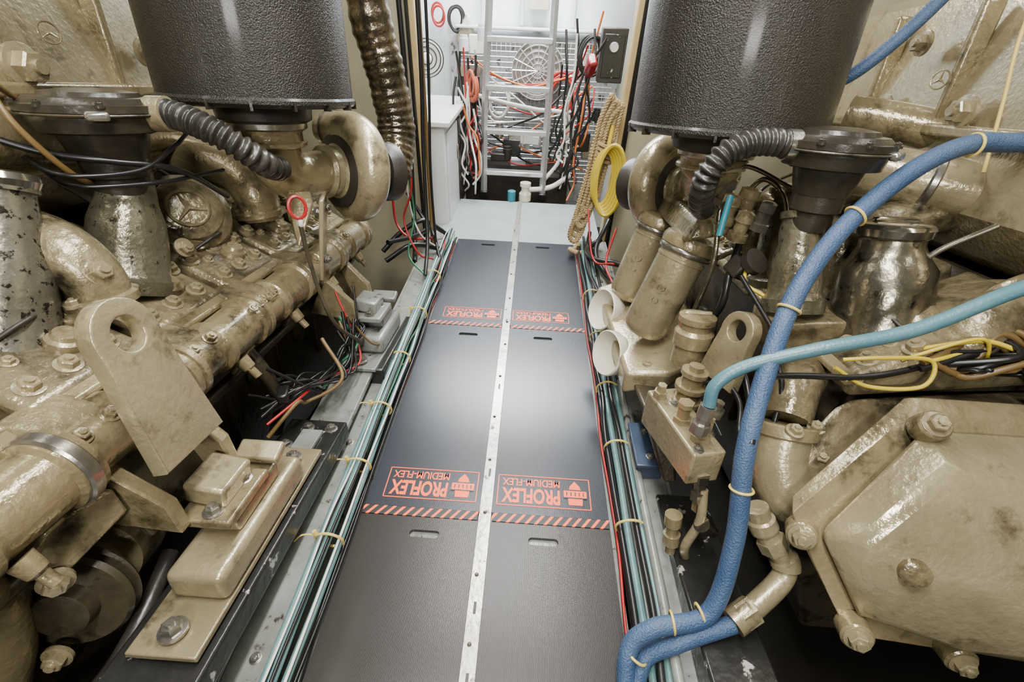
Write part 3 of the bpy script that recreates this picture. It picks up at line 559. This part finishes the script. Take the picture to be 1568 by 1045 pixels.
fitting('gauge_plug',(.46,.90,-.69),(.2,-.1,1),[(.016,.03),(.022,.02),(.012,.02)],STEEL,6)
tube('bonding_wire',[(.45,.98,-.62),(.47,.93,-.60),(.44,.86,-.62),(.46,.82,-.66)],.003,BLKC,g)
tube('drain_pipe',[(.445,.79,-.80),(.45,.77,-.88),(.43,.76,-.96),(.45,.78,-1.03)],.011,TAN2,g)
bolts('block_bolts',[((.40,.97,-.69),(0,0,1),.008),((.455,.86,-.69),(0,0,1),.008),((.41,.80,-.69),(0,0,1),.008)],STEEL,g)

tube('blue_hydraulic_hose',[(1.30,1.05,-.02),(1.02,1.08,-.05),(.90,1.07,-.06),(.79,1.04,-.11),(.676,.99,-.20),(.60,.94,-.286),(.546,.886,-.384),(.492,.79,-.517),(.467,.724,-.635),(.471,.66,-.812),(.435,.598,-.966),(.319,.577,-1.0),(.268,.549,-1.048),(.27,.45,-1.13),(.30,.2,-1.16)],.0195,BLUE,frame=E,seg=22,n=14)
tube('blue_hydraulic_hose',[(.49,.59,-.985),(.376,.565,-1.025),(.300,.54,-1.07),(.285,.44,-1.14),(.31,.2,-1.17)],.0185,BLUE,frame=E,seg=22,n=14)
tube('teal_hydraulic_hose',[(1.20,.78,-.16),(.98,.78,-.225),(.872,.788,-.266),(.728,.79,-.36),(.58,.809,-.423),(.47,.827,-.480),(.415,.82,-.525),(.408,.81,-.575)],.0135,TEALH,frame=E,seg=20,n=14)
tube('teal_vent_hose',[(1.1,1.45,.42),(.956,1.41,.23),(.86,1.40,.12),(.80,1.42,.06),(.76,1.5,.03)],.016,BLUE,frame=E,seg=20)
g=group('hose_end_fitting',E)
lathe('swage',(.408,.81,-.575),(-.1,-.02,-1),[(0,.018),(.03,.018),(.031,.015),(.045,.015),(.046,.021),(.07,.021)],STEEL,g,seg=8)
bm=bmesh.new()
for c,d in (((.91,1.07,-.06),(1,.1,.0)),((.676,.99,-.20),(.8,.3,.6)),((.55,.89,-.375),(.4,.4,.8)),((.36,.587,-.99),(1,0,.2)),((.42,.60,-.975),(1,.2,.3)),((.285,.545,-1.05),(.5,.4,.8)),((.47,.70,-.70),(0,.3,1))):
    ring_bm(bm,c,d,.022,.003)
finish('hose_ties',bm,YEL,frame=E)
g=group('pipe_elbow_fitting',E)
tube('elbow',[(.49,.592,-.985),(.545,.62,-.955),(.60,.655,-.915),(.605,.675,-.88),(.578,.69,-.85),(.55,.71,-.81),(.53,.72,-.77)],.024,TAN2,g,seg=24,rf=lambda t,i:(1.25 if t<.12 or .42<t<.55 or .78<t<.9 else 1))
lathe('nut_1',(.505,.60,-.975),(.8,.35,.4),[(0,.031),(.035,.031)],TAN2,g,seg=6)
lathe('nut_2',(.585,.687,-.86),(-.5,.3,.7),[(0,.031),(.03,.031)],TAN2,g,seg=6)
g=group('coolant_elbow',E)
tube('elbow_pipe',[(.615,.85,-.665),(.61,.82,-.73),(.635,.785,-.785),(.69,.755,-.80),(.78,.74,-.78)],.062,TAN2,g,seg=32,rf=lambda t,i:.95+.25*t)
lathe('collar',(.618,.862,-.645),(-.05,-.3,-.6),[(0,.064),(.004,.069),(.028,.069),(.032,.064)],TAN,g,seg=40)
tube('riser_pipe',[(.72,1.0,-.58),(.65,.92,-.59),(.620,.866,-.64)],.052,TANC,g,seg=28)
bolts('elbow_bolts',[((.68,.80,-.69),(-.2,-.5,.8),.014),((.60,.80,-.62),(0,-.3,1),.012),((.665,.83,-.63),(-.2,-.3,1),.012)],TAN2,g)
text('cast_number','42 01 5',.026,fr((.625,.715,-.745),(.35,.25,.75),(-.75,-.25,.5)),TAN2,g,ext=.006)
g=group('gear_housing_cover',E)
softhull('gear_case',[(.62,.80,-.66),(.70,.86,-.56),(1.35,.92,-.52),(.60,.76,-.80),(.70,.64,-.92),(.90,.62,-.96),(1.35,.66,-.96),(1.35,.80,-.54)],TANC,g,bev=.02)
fl=[(.572,.675,-.735),(.60,.655,-.79),(.672,.560,-.905),(.70,.547,-.925),(.865,.545,-.945),(1.03,.565,-.905),(1.28,.60,-.86),(1.28,.76,-.53),(.82,.775,-.535),(.79,.78,-.54)]
hull('flange',[(x,y,z) for x,y,z in fl]+[(x+.012,y+.035,z+.015) for x,y,z in fl],TAN,g,bevel=.007)
hull('cover_body',[(.61,.655,-.75),(.685,.565,-.885),(.86,.535,-.91),(1.02,.55,-.87),(1.28,.58,-.84),
  (.80,.755,-.555),(1.28,.74,-.55),(.66,.60,-.70),(.655,.575,-.77),(.72,.530,-.84),(.86,.490,-.86),(1.02,.47,-.85),(1.25,.42,-.82),(.80,.665,-.575),(.945,.605,-.605),(1.28,.52,-.62),(.76,.565,-.70),(.95,.51,-.70),(1.25,.42,-.70)],TAN2,g,bevel=.022,seg=4)
def bossbolt(i,p,d,r=.016):
    lathe('bolt_boss_%d'%i,p,d,[(-.03,r*1.9),(.006,r*1.8),(.009,r*1.6)],TAN,g,seg=28); bolts('cover_bolt_%d'%i,[(Vector(p)+Vector(d).normalized()*.009,d,r)],TAN2,g)
bossbolt(1,(.590,.650,-.765),(-.45,-.75,.3)); bossbolt(2,(.683,.535,-.900),(-.3,-.85,.25)); bossbolt(3,(.805,.735,-.535),(-.2,-.6,.8)); bossbolt(4,(.945,.595,-.610),(-.25,-.7,.65),.018); bossbolt(5,(.88,.52,-.925),(-.1,-.9,.1))
lathe('inspection_plug',(.735,.560,-.735),(-.35,-.85,.35),[(-.02,.026),(.012,.024),(.015,.016)],TAN,g)
g=group('oil_filler_neck',E)
lathe('neck',(.865,1.035,-.50),(-.025,.06,.28),[(0,.115),(.04,.108),(.10,.100),(.17,.095),(.20,.075),(.225,.064),(.24,.064)],BRUSH,g,seg=48)
lathe('neck_base',(.868,1.030,-.52),(-.025,.06,.28),[(0,.13),(.03,.128),(.036,.115)],TANC,g,seg=48)
lathe('cap',(.842,1.09,-.262),(-.05,.1,1),[(0,.07),(.006,.078),(.022,.080),(.030,.074),(.034,.064),(.036,.04)],CHROM,g,seg=48)
box('cap_grip',(.841,1.094,-.224),(.10,.02,.012),CHROM,g)
neck(gr,'charge_air_neck_1',(.665,1.07,-.435),(.655,1.135,-.245),.058,.042,CHIP)
softhull('neck_pad',[(.60,1.00,-.46),(.60,1.14,-.46),(.62,.98,-.56),(.62,1.16,-.56),(.80,1.0,-.44),(.80,1.14,-.44),(.80,1.0,-.56),(.80,1.14,-.56)],TANC,gr,bev=.014)
neck(gr,'charge_air_neck_2',(.80,1.40,-.50),(.78,1.46,-.24),.072,.05,CHIP)
cast_elbow(gr,'intake_elbow_1',[(.83,1.22,-.46),(.83,1.22,-.38),(.88,1.24,-.3),(1.1,1.26,-.22)],.055,TANC)
cast_elbow(gr,'intake_elbow_2',[(.78,1.60,-.46),(.78,1.60,-.38),(.85,1.61,-.3),(1.1,1.61,-.22)],.055,TANC)
cast_elbow(gr,'intake_elbow_3',[(.93,.90,-.5),(.94,.90,-.43),(1.0,.91,-.37),(1.2,.92,-.32)],.050,TANC)
cast_elbow(gr,'charge_pipe_1',[(.90,1.36,-.15),(1.0,1.27,-.16),(1.15,1.2,-.18),(1.35,1.14,-.20)],.068,TAN2,lambda t,i:1,False)
cast_elbow(gr,'charge_pipe_2',[(.92,1.55,-.02),(1.05,1.45,-.04),(1.2,1.33,-.08),(1.4,1.23,-.10)],.05,TAN,lambda t,i:1,False)
tubes('small_pipes',[([(.98,.98,-.42),(1.0,.96,-.34),(1.04,.95,-.30),(1.10,.97,-.30)],.010),([(1.0,1.08,-.38),(1.08,1.02,-.34),(1.2,.98,-.34)],.013),([(.96,1.02,-.44),(1.06,.96,-.42),(1.2,.90,-.42)],.008)],TAN,gr)
bm=bmesh.new()
for c in ((1.0,1.27,-.16),(1.15,1.2,-.18)): lathe_bm(bm,c,(.85,-.45,-.1),[(0,.070),(.004,.074),(.016,.074),(.02,.070)])
finish('charge_pipe_bands',bm,STEEL,gr)
star_emblem(gr,(1.045,1.42,.07),(-1,-.3,.1),.022,TAN)
bolts('chest_bolts',[((1.045,1.3,-.0),(-1,0,0),.024),((1.045,1.6,-.0),(-1,0,0),.024),((1.055,1.55,.16),(-1,0,0),.02)],TAN2,gr)
breather('crankcase_breather',(.665,1.12,-.090),.108,E,(.545,1.112,-.078))
corr('corrugated_breather_hose',[(.565,1.113,-.080),(.52,1.108,-.076),(.47,1.10,-.080),(.42,1.09,-.102),(.395,1.09,-.14),(.395,1.11,-.18),(.42,1.17,-.225),(.47,1.27,-.26)],.026,RUB,pitch=4.2,frame=E,n=24)
lathe('hose_clamp',(.575,1.113,-.080),(-1,0,0),[(0,.032),(.025,.032)],STEEL,frame=E)
hl=[]
for i in range(18):
    hl.append(([(random.uniform(.80,.92),random.uniform(.84,.90),random.uniform(-.50,-.44)),(random.uniform(.90,.98),random.uniform(.80,.88),random.uniform(-.50,-.38)),(random.uniform(.94,1.04),random.uniform(.78,.88),random.uniform(-.50,-.38)),(random.uniform(1.0,1.1),random.uniform(.78,.88),random.uniform(-.50,-.38)),(random.uniform(1.1,1.2),random.uniform(.8,.9),random.uniform(-.50,-.35))],random.choice((.004,.005,.007))))
tubes('engine_harness',hl[:12]+[([(.60,1.3,-.35),(.56,1.22,-.42),(.55,1.2,-.52),(.5,1.24,-.62)],.010),([(.52,.84,-.51),(.60,.85,-.51),(.75,.85,-.50),(.9,.86,-.45),(1.05,.9,-.42)],.007),([(.56,1.15,-.40),(.60,1.0,-.48),(.58,.9,-.50),(.52,.86,-.55)],.006),([(.47,.724,-.60),(.50,.80,-.52),(.52,.86,-.42)],.008),([(.50,1.0,-.60),(.52,.90,-.62),(.5,.82,-.66),(.53,.78,-.74)],.006),([(.55,1.05,-.55),(.56,.95,-.62),(.55,.86,-.68),(.54,.8,-.8)],.009),([(.58,.98,-.50),(.60,.90,-.56),(.58,.84,-.66),(.56,.80,-.75)],.006)],BLKC,frame=E)
tubes('engine_harness_leads',hl[12:14]+[([(.60,1.22,-.38),(.58,1.16,-.42),(.62,1.12,-.44)],.005),([(.68,.86,-.47),(.74,.84,-.45),(.84,.84,-.45),(.83,.82,-.50),(.74,.84,-.52),(.67,.86,-.49)],.0045),([(.84,.84,-.45),(.95,.86,-.42),(1.1,.9,-.38)],.0045)],YELC,frame=E)
tubes('engine_harness_leads',hl[14:],BRN,frame=E)
tube('hanging_cord',[(1.08,1.3,.30),(1.05,1.25,.15),(1.04,1.2,.02),(1.03,1.15,-.12)],.004,YEL,frame=E)
tube('sensor_lead',[(.50,1.20,-.21),(.485,1.17,-.26),(.48,1.16,-.30)],.008,TEALB,frame=E)
prism('mount_bearer',[(.42,-1.02),(.56,-1.02),(.56,-1.10),(.42,-1.10)],-.3,.98,BLKP,frame=E,bevel=.006)
g=group('bearer_bracket'); box('bracket_block',(.405,.95,.085),(.08,.14,.07),BGREY,g,bevel=.006); box('bracket_flange',(.405,.95,.125),(.10,.17,.012),BGREY,g,bevel=.003); bolts('bracket_bolts',[((.40,.90,.131),(0,0,1),.008),((.40,1.0,.131),(0,0,1),.008)],STEEL,g)
tube('handrail_pipe',[(.37,-.2,.075),(.37,.8,.075),(.375,1.3,.07)],.012,GREYP,frame=W)
tubes('lead_wires',[([(.44,2.2,.3),(.40,2.1,.15),(.42,1.9,.12),(.36,1.7,.08)],.006),([(.30,2.3,.35),(.34,2.15,.15),(.42,2.0,.2)],.005)],REDC,frame=W)
tubes('floor_hoses',[([(.42,2.5,.1),(.34,2.4,.08),(.36,2.2,.12),(.46,2.1,.15),(.55,1.9,.2)],.016),([(.46,2.55,.2),(.38,2.35,.10),(.42,2.1,.08),(.5,1.9,.12)],.013),([(.36,2.55,.12),(.33,2.3,.06),(.35,2.0,.07),(.40,1.7,.09)],.012)],BLKC,frame=W)

# ================================================================== FAR ROOM
g=group('aluminium_ladder')
for x0,x1 in ((-.365,-.335),(.09,.085)):
    tube('side_rail_%d'%(1 if x0<0 else 2),[(x0,3.56,-.02),(x0*.99,3.60,.6),(x1,3.64,1.25),(x1,3.70,1.9)],.024,ALU,g,seg=4)
for i,z in enumerate((.13,.42,.70,.985,1.265,1.55)):
    box('rung_%d'%(i+1),(-.13,3.58+z*.05,z),(.44,.07,.035),ALU,g,bevel=.006)
for x in (-.365,.09): box('foot_%d'%(1 if x<0 else 2),(x,3.56,-.03),(.06,.06,.05),BLKC,g)
bm=bmesh.new()
for i in range(34): x=-.62+i*.036; tube_bm(bm,[(x,4.2,-.1),(x,4.2,.95)],.003,4,1,smooth=False)
for i in range(30): z=-.1+i*.036; tube_bm(bm,[(-.62,4.2,z),(.60,4.2,z)],.003,4,1,smooth=False)
finish('wire_mesh_screen',bm,ALU,frame=W)
slab('machinery_backing_panel',(-.7,4.26,-.3),(.65,4.3,.96),mat('backing_grey',(.25,.26,.265),.5,0,(.50,.52,.53),9,.8,speck=(.04,.04,.04),sscale=12,sth=.55,sw=.08))
bm=bmesh.new()
for R in (.05,.09,.13,.17,.2): ring_bm(bm,(.0,4.10,.76),(0,1,0),R,.005,seg=32)
for k in range(16):
    a=k*math.pi/8; tube_bm(bm,[(.0,4.10,.76),(.0+.2*math.cos(a),4.10,.76+.2*math.sin(a))],.005,5,1,smooth=False)
finish('fan_guard',bm,ALU,frame=W)
lathe('fan_shroud',(.0,4.14,.76),(0,1,0),[(0,.205),(.05,.205)],STEEL,frame=W)
g=group('storage_cabinet')
box('body',(-.76,3.3,.22),(.46,.84,.72),CABW,g,bevel=.01)
box('worktop',(-.745,3.3,.60),(.50,.90,.03),CABW,g,bevel=.006)
box('door_panel',(-.525,3.12,.24),(.012,.38,.6),CABW,g,bevel=.004)
box('door_panel_far',(-.525,3.52,.24),(.012,.38,.6),GRIME,g,bevel=.004)
box('handle',(-.512,3.26,.35),(.012,.016,.10),STEEL,g)
g=group('workbench_vise')
box('base',(-.50,3.9,.70),(.16,.2,.16),GRIME,g); cyl('screw',(-.50,3.75,.74),(-.50,4.0,.74),.02,STEEL,g); box('jaw',(-.5,3.78,.78),(.16,.04,.08),STEEL,g)
g=group('desk_fan')
bm=bmesh.new()
for R in (.04,.07,.10,.12): ring_bm(bm,(-.80,3.8,.84),(.3,-1,.2),R,.005,seg=28)
finish('guard',bm,GRIME,g); lathe('hub',(-.80,3.8,.84),(.3,-1,.2),[(-.05,.03),(0,.04),(.02,.02)],WHT,g); lathe('disc',(-.80,3.83,.84),(.3,-1,.2),[(0,.12),(.01,.12)],CABW,g); cyl('stand',(-.80,3.84,.84),(-.80,3.84,.62),.015,WHT,g)
g=group('bench_clutter')
for i in range(24):
    x=random.choice((random.uniform(-.66,-.40),random.uniform(.18,.5),random.uniform(-.30,.05))); y=random.uniform(3.9,4.15); z=random.uniform(.1,.95) if abs(x+.12)>.25 else random.uniform(.05,.35)
    m_=random.choice((GRIME,STEEL,CABW,CUP,CABW,GRIME,TEALB,WHT,BLKP))
    if i%2: lathe('tin_%d'%i,(x,y,z),(0,0,1),[(0,.035),(.08,.035),(.082,.028),(.10,.028)],m_,g,seg=20)
    else: box('tool_case_%d'%i,(x,y,z),(random.uniform(.08,.16),.08,random.uniform(.05,.14)),m_,g,rot=(0,0,random.uniform(-20,20)))
def drape(x0,x1,y,z0,z1,sag):
    n=5; return [(x0+(x1-x0)*i/n+random.uniform(-.04,.04),y+random.uniform(-.05,.05),z0+(z1-z0)*i/n-sag*math.sin(math.pi*i/n)+random.uniform(-.03,.03)) for i in range(n+1)]
for nm,m,cnt,r in (('red_cables',REDC,12,.006),('black_cables',BLKC,26,.008),('white_cables',WHT,14,.007),('orange_cables',mat('orange_cable',(.55,.14,.03),.4),3,.007)):
    L=[]
    for i in range(cnt):
        sd=random.choice((-1,1))
        if sd<0: L.append((drape(random.uniform(-.56,-.42),random.uniform(-.52,-.38),random.uniform(3.3,4.0),random.uniform(.5,.95),random.uniform(-.02,.2),random.uniform(0,.15)),r))
        else: L.append((drape(random.uniform(.17,.42),random.uniform(.14,.38),random.uniform(3.3,4.1),random.uniform(.6,1.2),random.uniform(-.02,.3),random.uniform(0,.2)),r))
    for i in range(3): L.append((drape(-.5,.4,random.uniform(3.9,4.1),random.uniform(.1,.9),random.uniform(.1,.9),random.uniform(.05,.2)),r))
    tubes(nm,L,m,frame=W)
def coil(name,c,R,r,m,n,d=(0,1,0)):
    bm=bmesh.new()
    for i in range(n): ring_bm(bm,Vector(c)+Vector((random.uniform(-.015,.015),i*.018,random.uniform(-.02,.02))),d,R*random.uniform(.85,1.05),r,sy=1.4)
    finish(name,bm,m,frame=W)
coil('hose_coil',(-.44,3.5,.72),.06,.010,mat('orange_hose',(.45,.10,.05),.45),3,(.8,.5,0))
coil('hose_coil',(-.80,4.3,1.08),.05,.008,REDC,2); coil('cable_coil',(-.66,4.3,1.05),.06,.008,BLKC,3)
coil('cable_coil',(.36,3.7,.9),.08,.009,BLKC,4); coil('cable_coil',(.20,4.05,.62),.10,.010,REDC,3); coil('cable_coil',(-.30,4.05,.55),.09,.009,WHT,3)
hull('rag_bag',[(-.58,4.3,1.1),(-.54,4.2,1.12),(-.66,4.25,.92),(-.52,4.2,.90),(-.48,4.3,.9),(-.68,4.34,.9),(-.5,4.25,.85)],CUP,frame=W,bevel=.02)
hull('red_work_light',[(.30,3.3,.96),(.35,3.3,.96),(.28,3.28,.84),(.35,3.28,.84),(.30,3.2,.9),(.36,3.22,.91),(.32,3.3,.80)],mat('dark_red_plastic',(.16,.008,.012),.25),frame=W,bevel=.015)
g=group('control_box'); box('case',(.47,3.5,.93),(.16,.1,.30),GRIME,g); box('face_plate',(.47,3.445,.93),(.13,.01,.24),BLKP,g); lathe('dial',(.47,3.44,.98),(0,-1,0),[(0,.03),(.02,.025)],ALU,g)
g=group('wall_speaker'); box('case',(.50,4.1,1.45),(.34,.2,.30),CUP,g); box('grille',(.50,3.99,1.45),(.26,.01,.22),GRIME,g)
g=group('overhead_conduits')
for i,x in enumerate((-.45,-.15,.25)): cyl('pipe_%d'%i,(x,4.34,1.04),(x,4.34,2.3),.02,CABW,g)
box('junction_box',(-.02,4.33,1.2),(.16,.08,.12),CUP,g)
box('tool_shelf',(-.05,4.28,1.02),(1.2,.2,.02),CABW,frame=W)
g=group('bilge_pump_bottle')
lathe('bottle',(-.04,3.40,-.01),(0,0,1),[(0,.045),(.05,.045),(.07,.03),(.10,.03),(.105,.04),(.13,.04)],CUP,g)
lathe('teal_can',(-.14,3.38,-.01),(0,0,1),[(0,.03),(.07,.03),(.075,.02)],TEALB,g)
tube('white_pipe_run',[(-.45,3.8,.62),(-.2,3.75,.58),(.0,3.75,.55),(.25,3.8,.5),(.22,3.8,.2),(.1,3.7,.05)],.016,WHT,frame=W)
tube('white_pipe_run',[(-.05,3.5,.03),(.15,3.6,.03),(.3,3.7,.1)],.020,WHT,frame=W)
box('machine_base',(-.15,4.0,-.1),(.9,.4,.3),GRIME,frame=W)
# rope hank hanging on the starboard jamb
bm=bmesh.new()
for i in range(7):
    a=.375+.008*i; yy=2.58+.014*(i%3); lo=.10+.03*i
    rope_bm(bm,[(a,yy,.84-.01*i),(a-.045,yy-.01,.70),(a-.075,yy-.02,.45),(a-.11,yy-.03,.22),(a-.13,yy-.03,lo),(a-.095,yy-.03,lo-.04),(a-.055,yy-.02,lo+.04),(a-.04,yy,.35),(a-.01,yy,.60),(a+.015,yy,.78),(a,yy,.84-.01*i)],.0135)
rope_bm(bm,[(.31,2.53,.06),(.27,2.50,.03),(.25,2.46,.05),(.29,2.44,.04),(.33,2.47,.03)],.0135)
for k in range(4): ring_bm(bm,(.375,2.585,.60-.025*k),(.35,0,1),.045,.011,sx=1,sy=.8)
finish('rope_hank',bm,ROPE,frame=W)
bm=bmesh.new()
for i in range(5):
    ring_bm(bm,(.385+.008*i,2.53-.012*i,.44),(.25,1,0),.055+.004*i,.012,sx=1,sy=2.6,seg=28)
tube_bm(bm,[(.41,2.60,.80),(.40,2.57,.66),(.39,2.54,.56)],.011,8,6)
finish('yellow_rope_coil',bm,YELC,frame=W)
tubes('bulkhead_hoses',[([(-.67,2.62,1.9),(-.66,2.6,1.0),(-.66,2.55,.45),(-.64,2.4,.1),(-.60,2.2,.05)],.014),([(-.50,2.5,.10),(-.60,2.45,.18),(-.72,2.4,.12),(-.8,2.3,.05)],.014),([(-.48,2.35,.06),(-.62,2.25,.12),(-.74,2.15,.07)],.014),([(-.47,2.55,.05),(-.55,2.5,.12),(-.62,2.3,.15),(-.7,2.1,.2)],.012),([(-.46,2.2,.05),(-.52,2.35,.14),(-.60,2.5,.16),(-.7,2.55,.3)],.010)],BLKC,frame=W,seg=10)
tubes('bulkhead_red_lead',[([(-.74,2.4,.35),(-.72,2.35,.2),(-.64,2.3,.14),(-.54,2.4,.1)],.007),([(-.50,2.6,.02),(-.47,2.4,.07),(-.455,2.2,.06),(-.45,2.0,.05)],.005)],REDC,frame=W)

# ================================================================== LIGHT + CAMERA
def area(name,loc,size,size_y,power,col=(1,.985,.95),rot=(0,0,0)):
    l=bpy.data.lights.new(name,'AREA'); l.shape='RECTANGLE'; l.size=size; l.size_y=size_y; l.energy=power; l.color=col
    o=bpy.data.objects.new(name,l); C.scene.collection.objects.link(o); o.location=loc; o.rotation_euler=[math.radians(a) for a in rot]
    return o
area('ceiling_lamp',(-.05,.25,2.36),.14,1.2,84)
area('ceiling_lamp',(-.05,1.9,2.36),.12,1.2,66)
area('ceiling_lamp',(-.10,3.7,2.3),1.2,.6,200,(.95,.98,1))
area('ceiling_lamp',(-1.6,1.0,2.30),.15,1.6,13,(1,.96,.88)); area('ceiling_lamp',(1.45,1.0,2.30),.15,1.6,13,(1,.96,.88))
area('rear_wall_lamp',(-.05,-1.4,1.8),.6,.2,48,(1,.985,.95),(66,0,0))
w=bpy.data.worlds.new('World'); C.scene.world=w; w.use_nodes=True
w.node_tree.nodes['Background'].inputs[0].default_value=(.8,.85,.9,1); w.node_tree.nodes['Background'].inputs[1].default_value=.3
cam=bpy.data.cameras.new('camera'); co=bpy.data.objects.new('camera',cam); C.scene.collection.objects.link(co)
Xa=Vector((1,-.06,.021));Ya=Vector((.0657,.7457,-1)).normalized();Xa=(Xa-Xa.dot(Ya)*Ya).normalized();Za=Xa.cross(Ya)
co.matrix_world=Matrix.Translation((0,0,1.2))@Matrix((Xa,Ya,Za)).to_4x4()
cam.sensor_width=36; cam.lens=16.07; cam.clip_start=.02
C.scene.camera=co
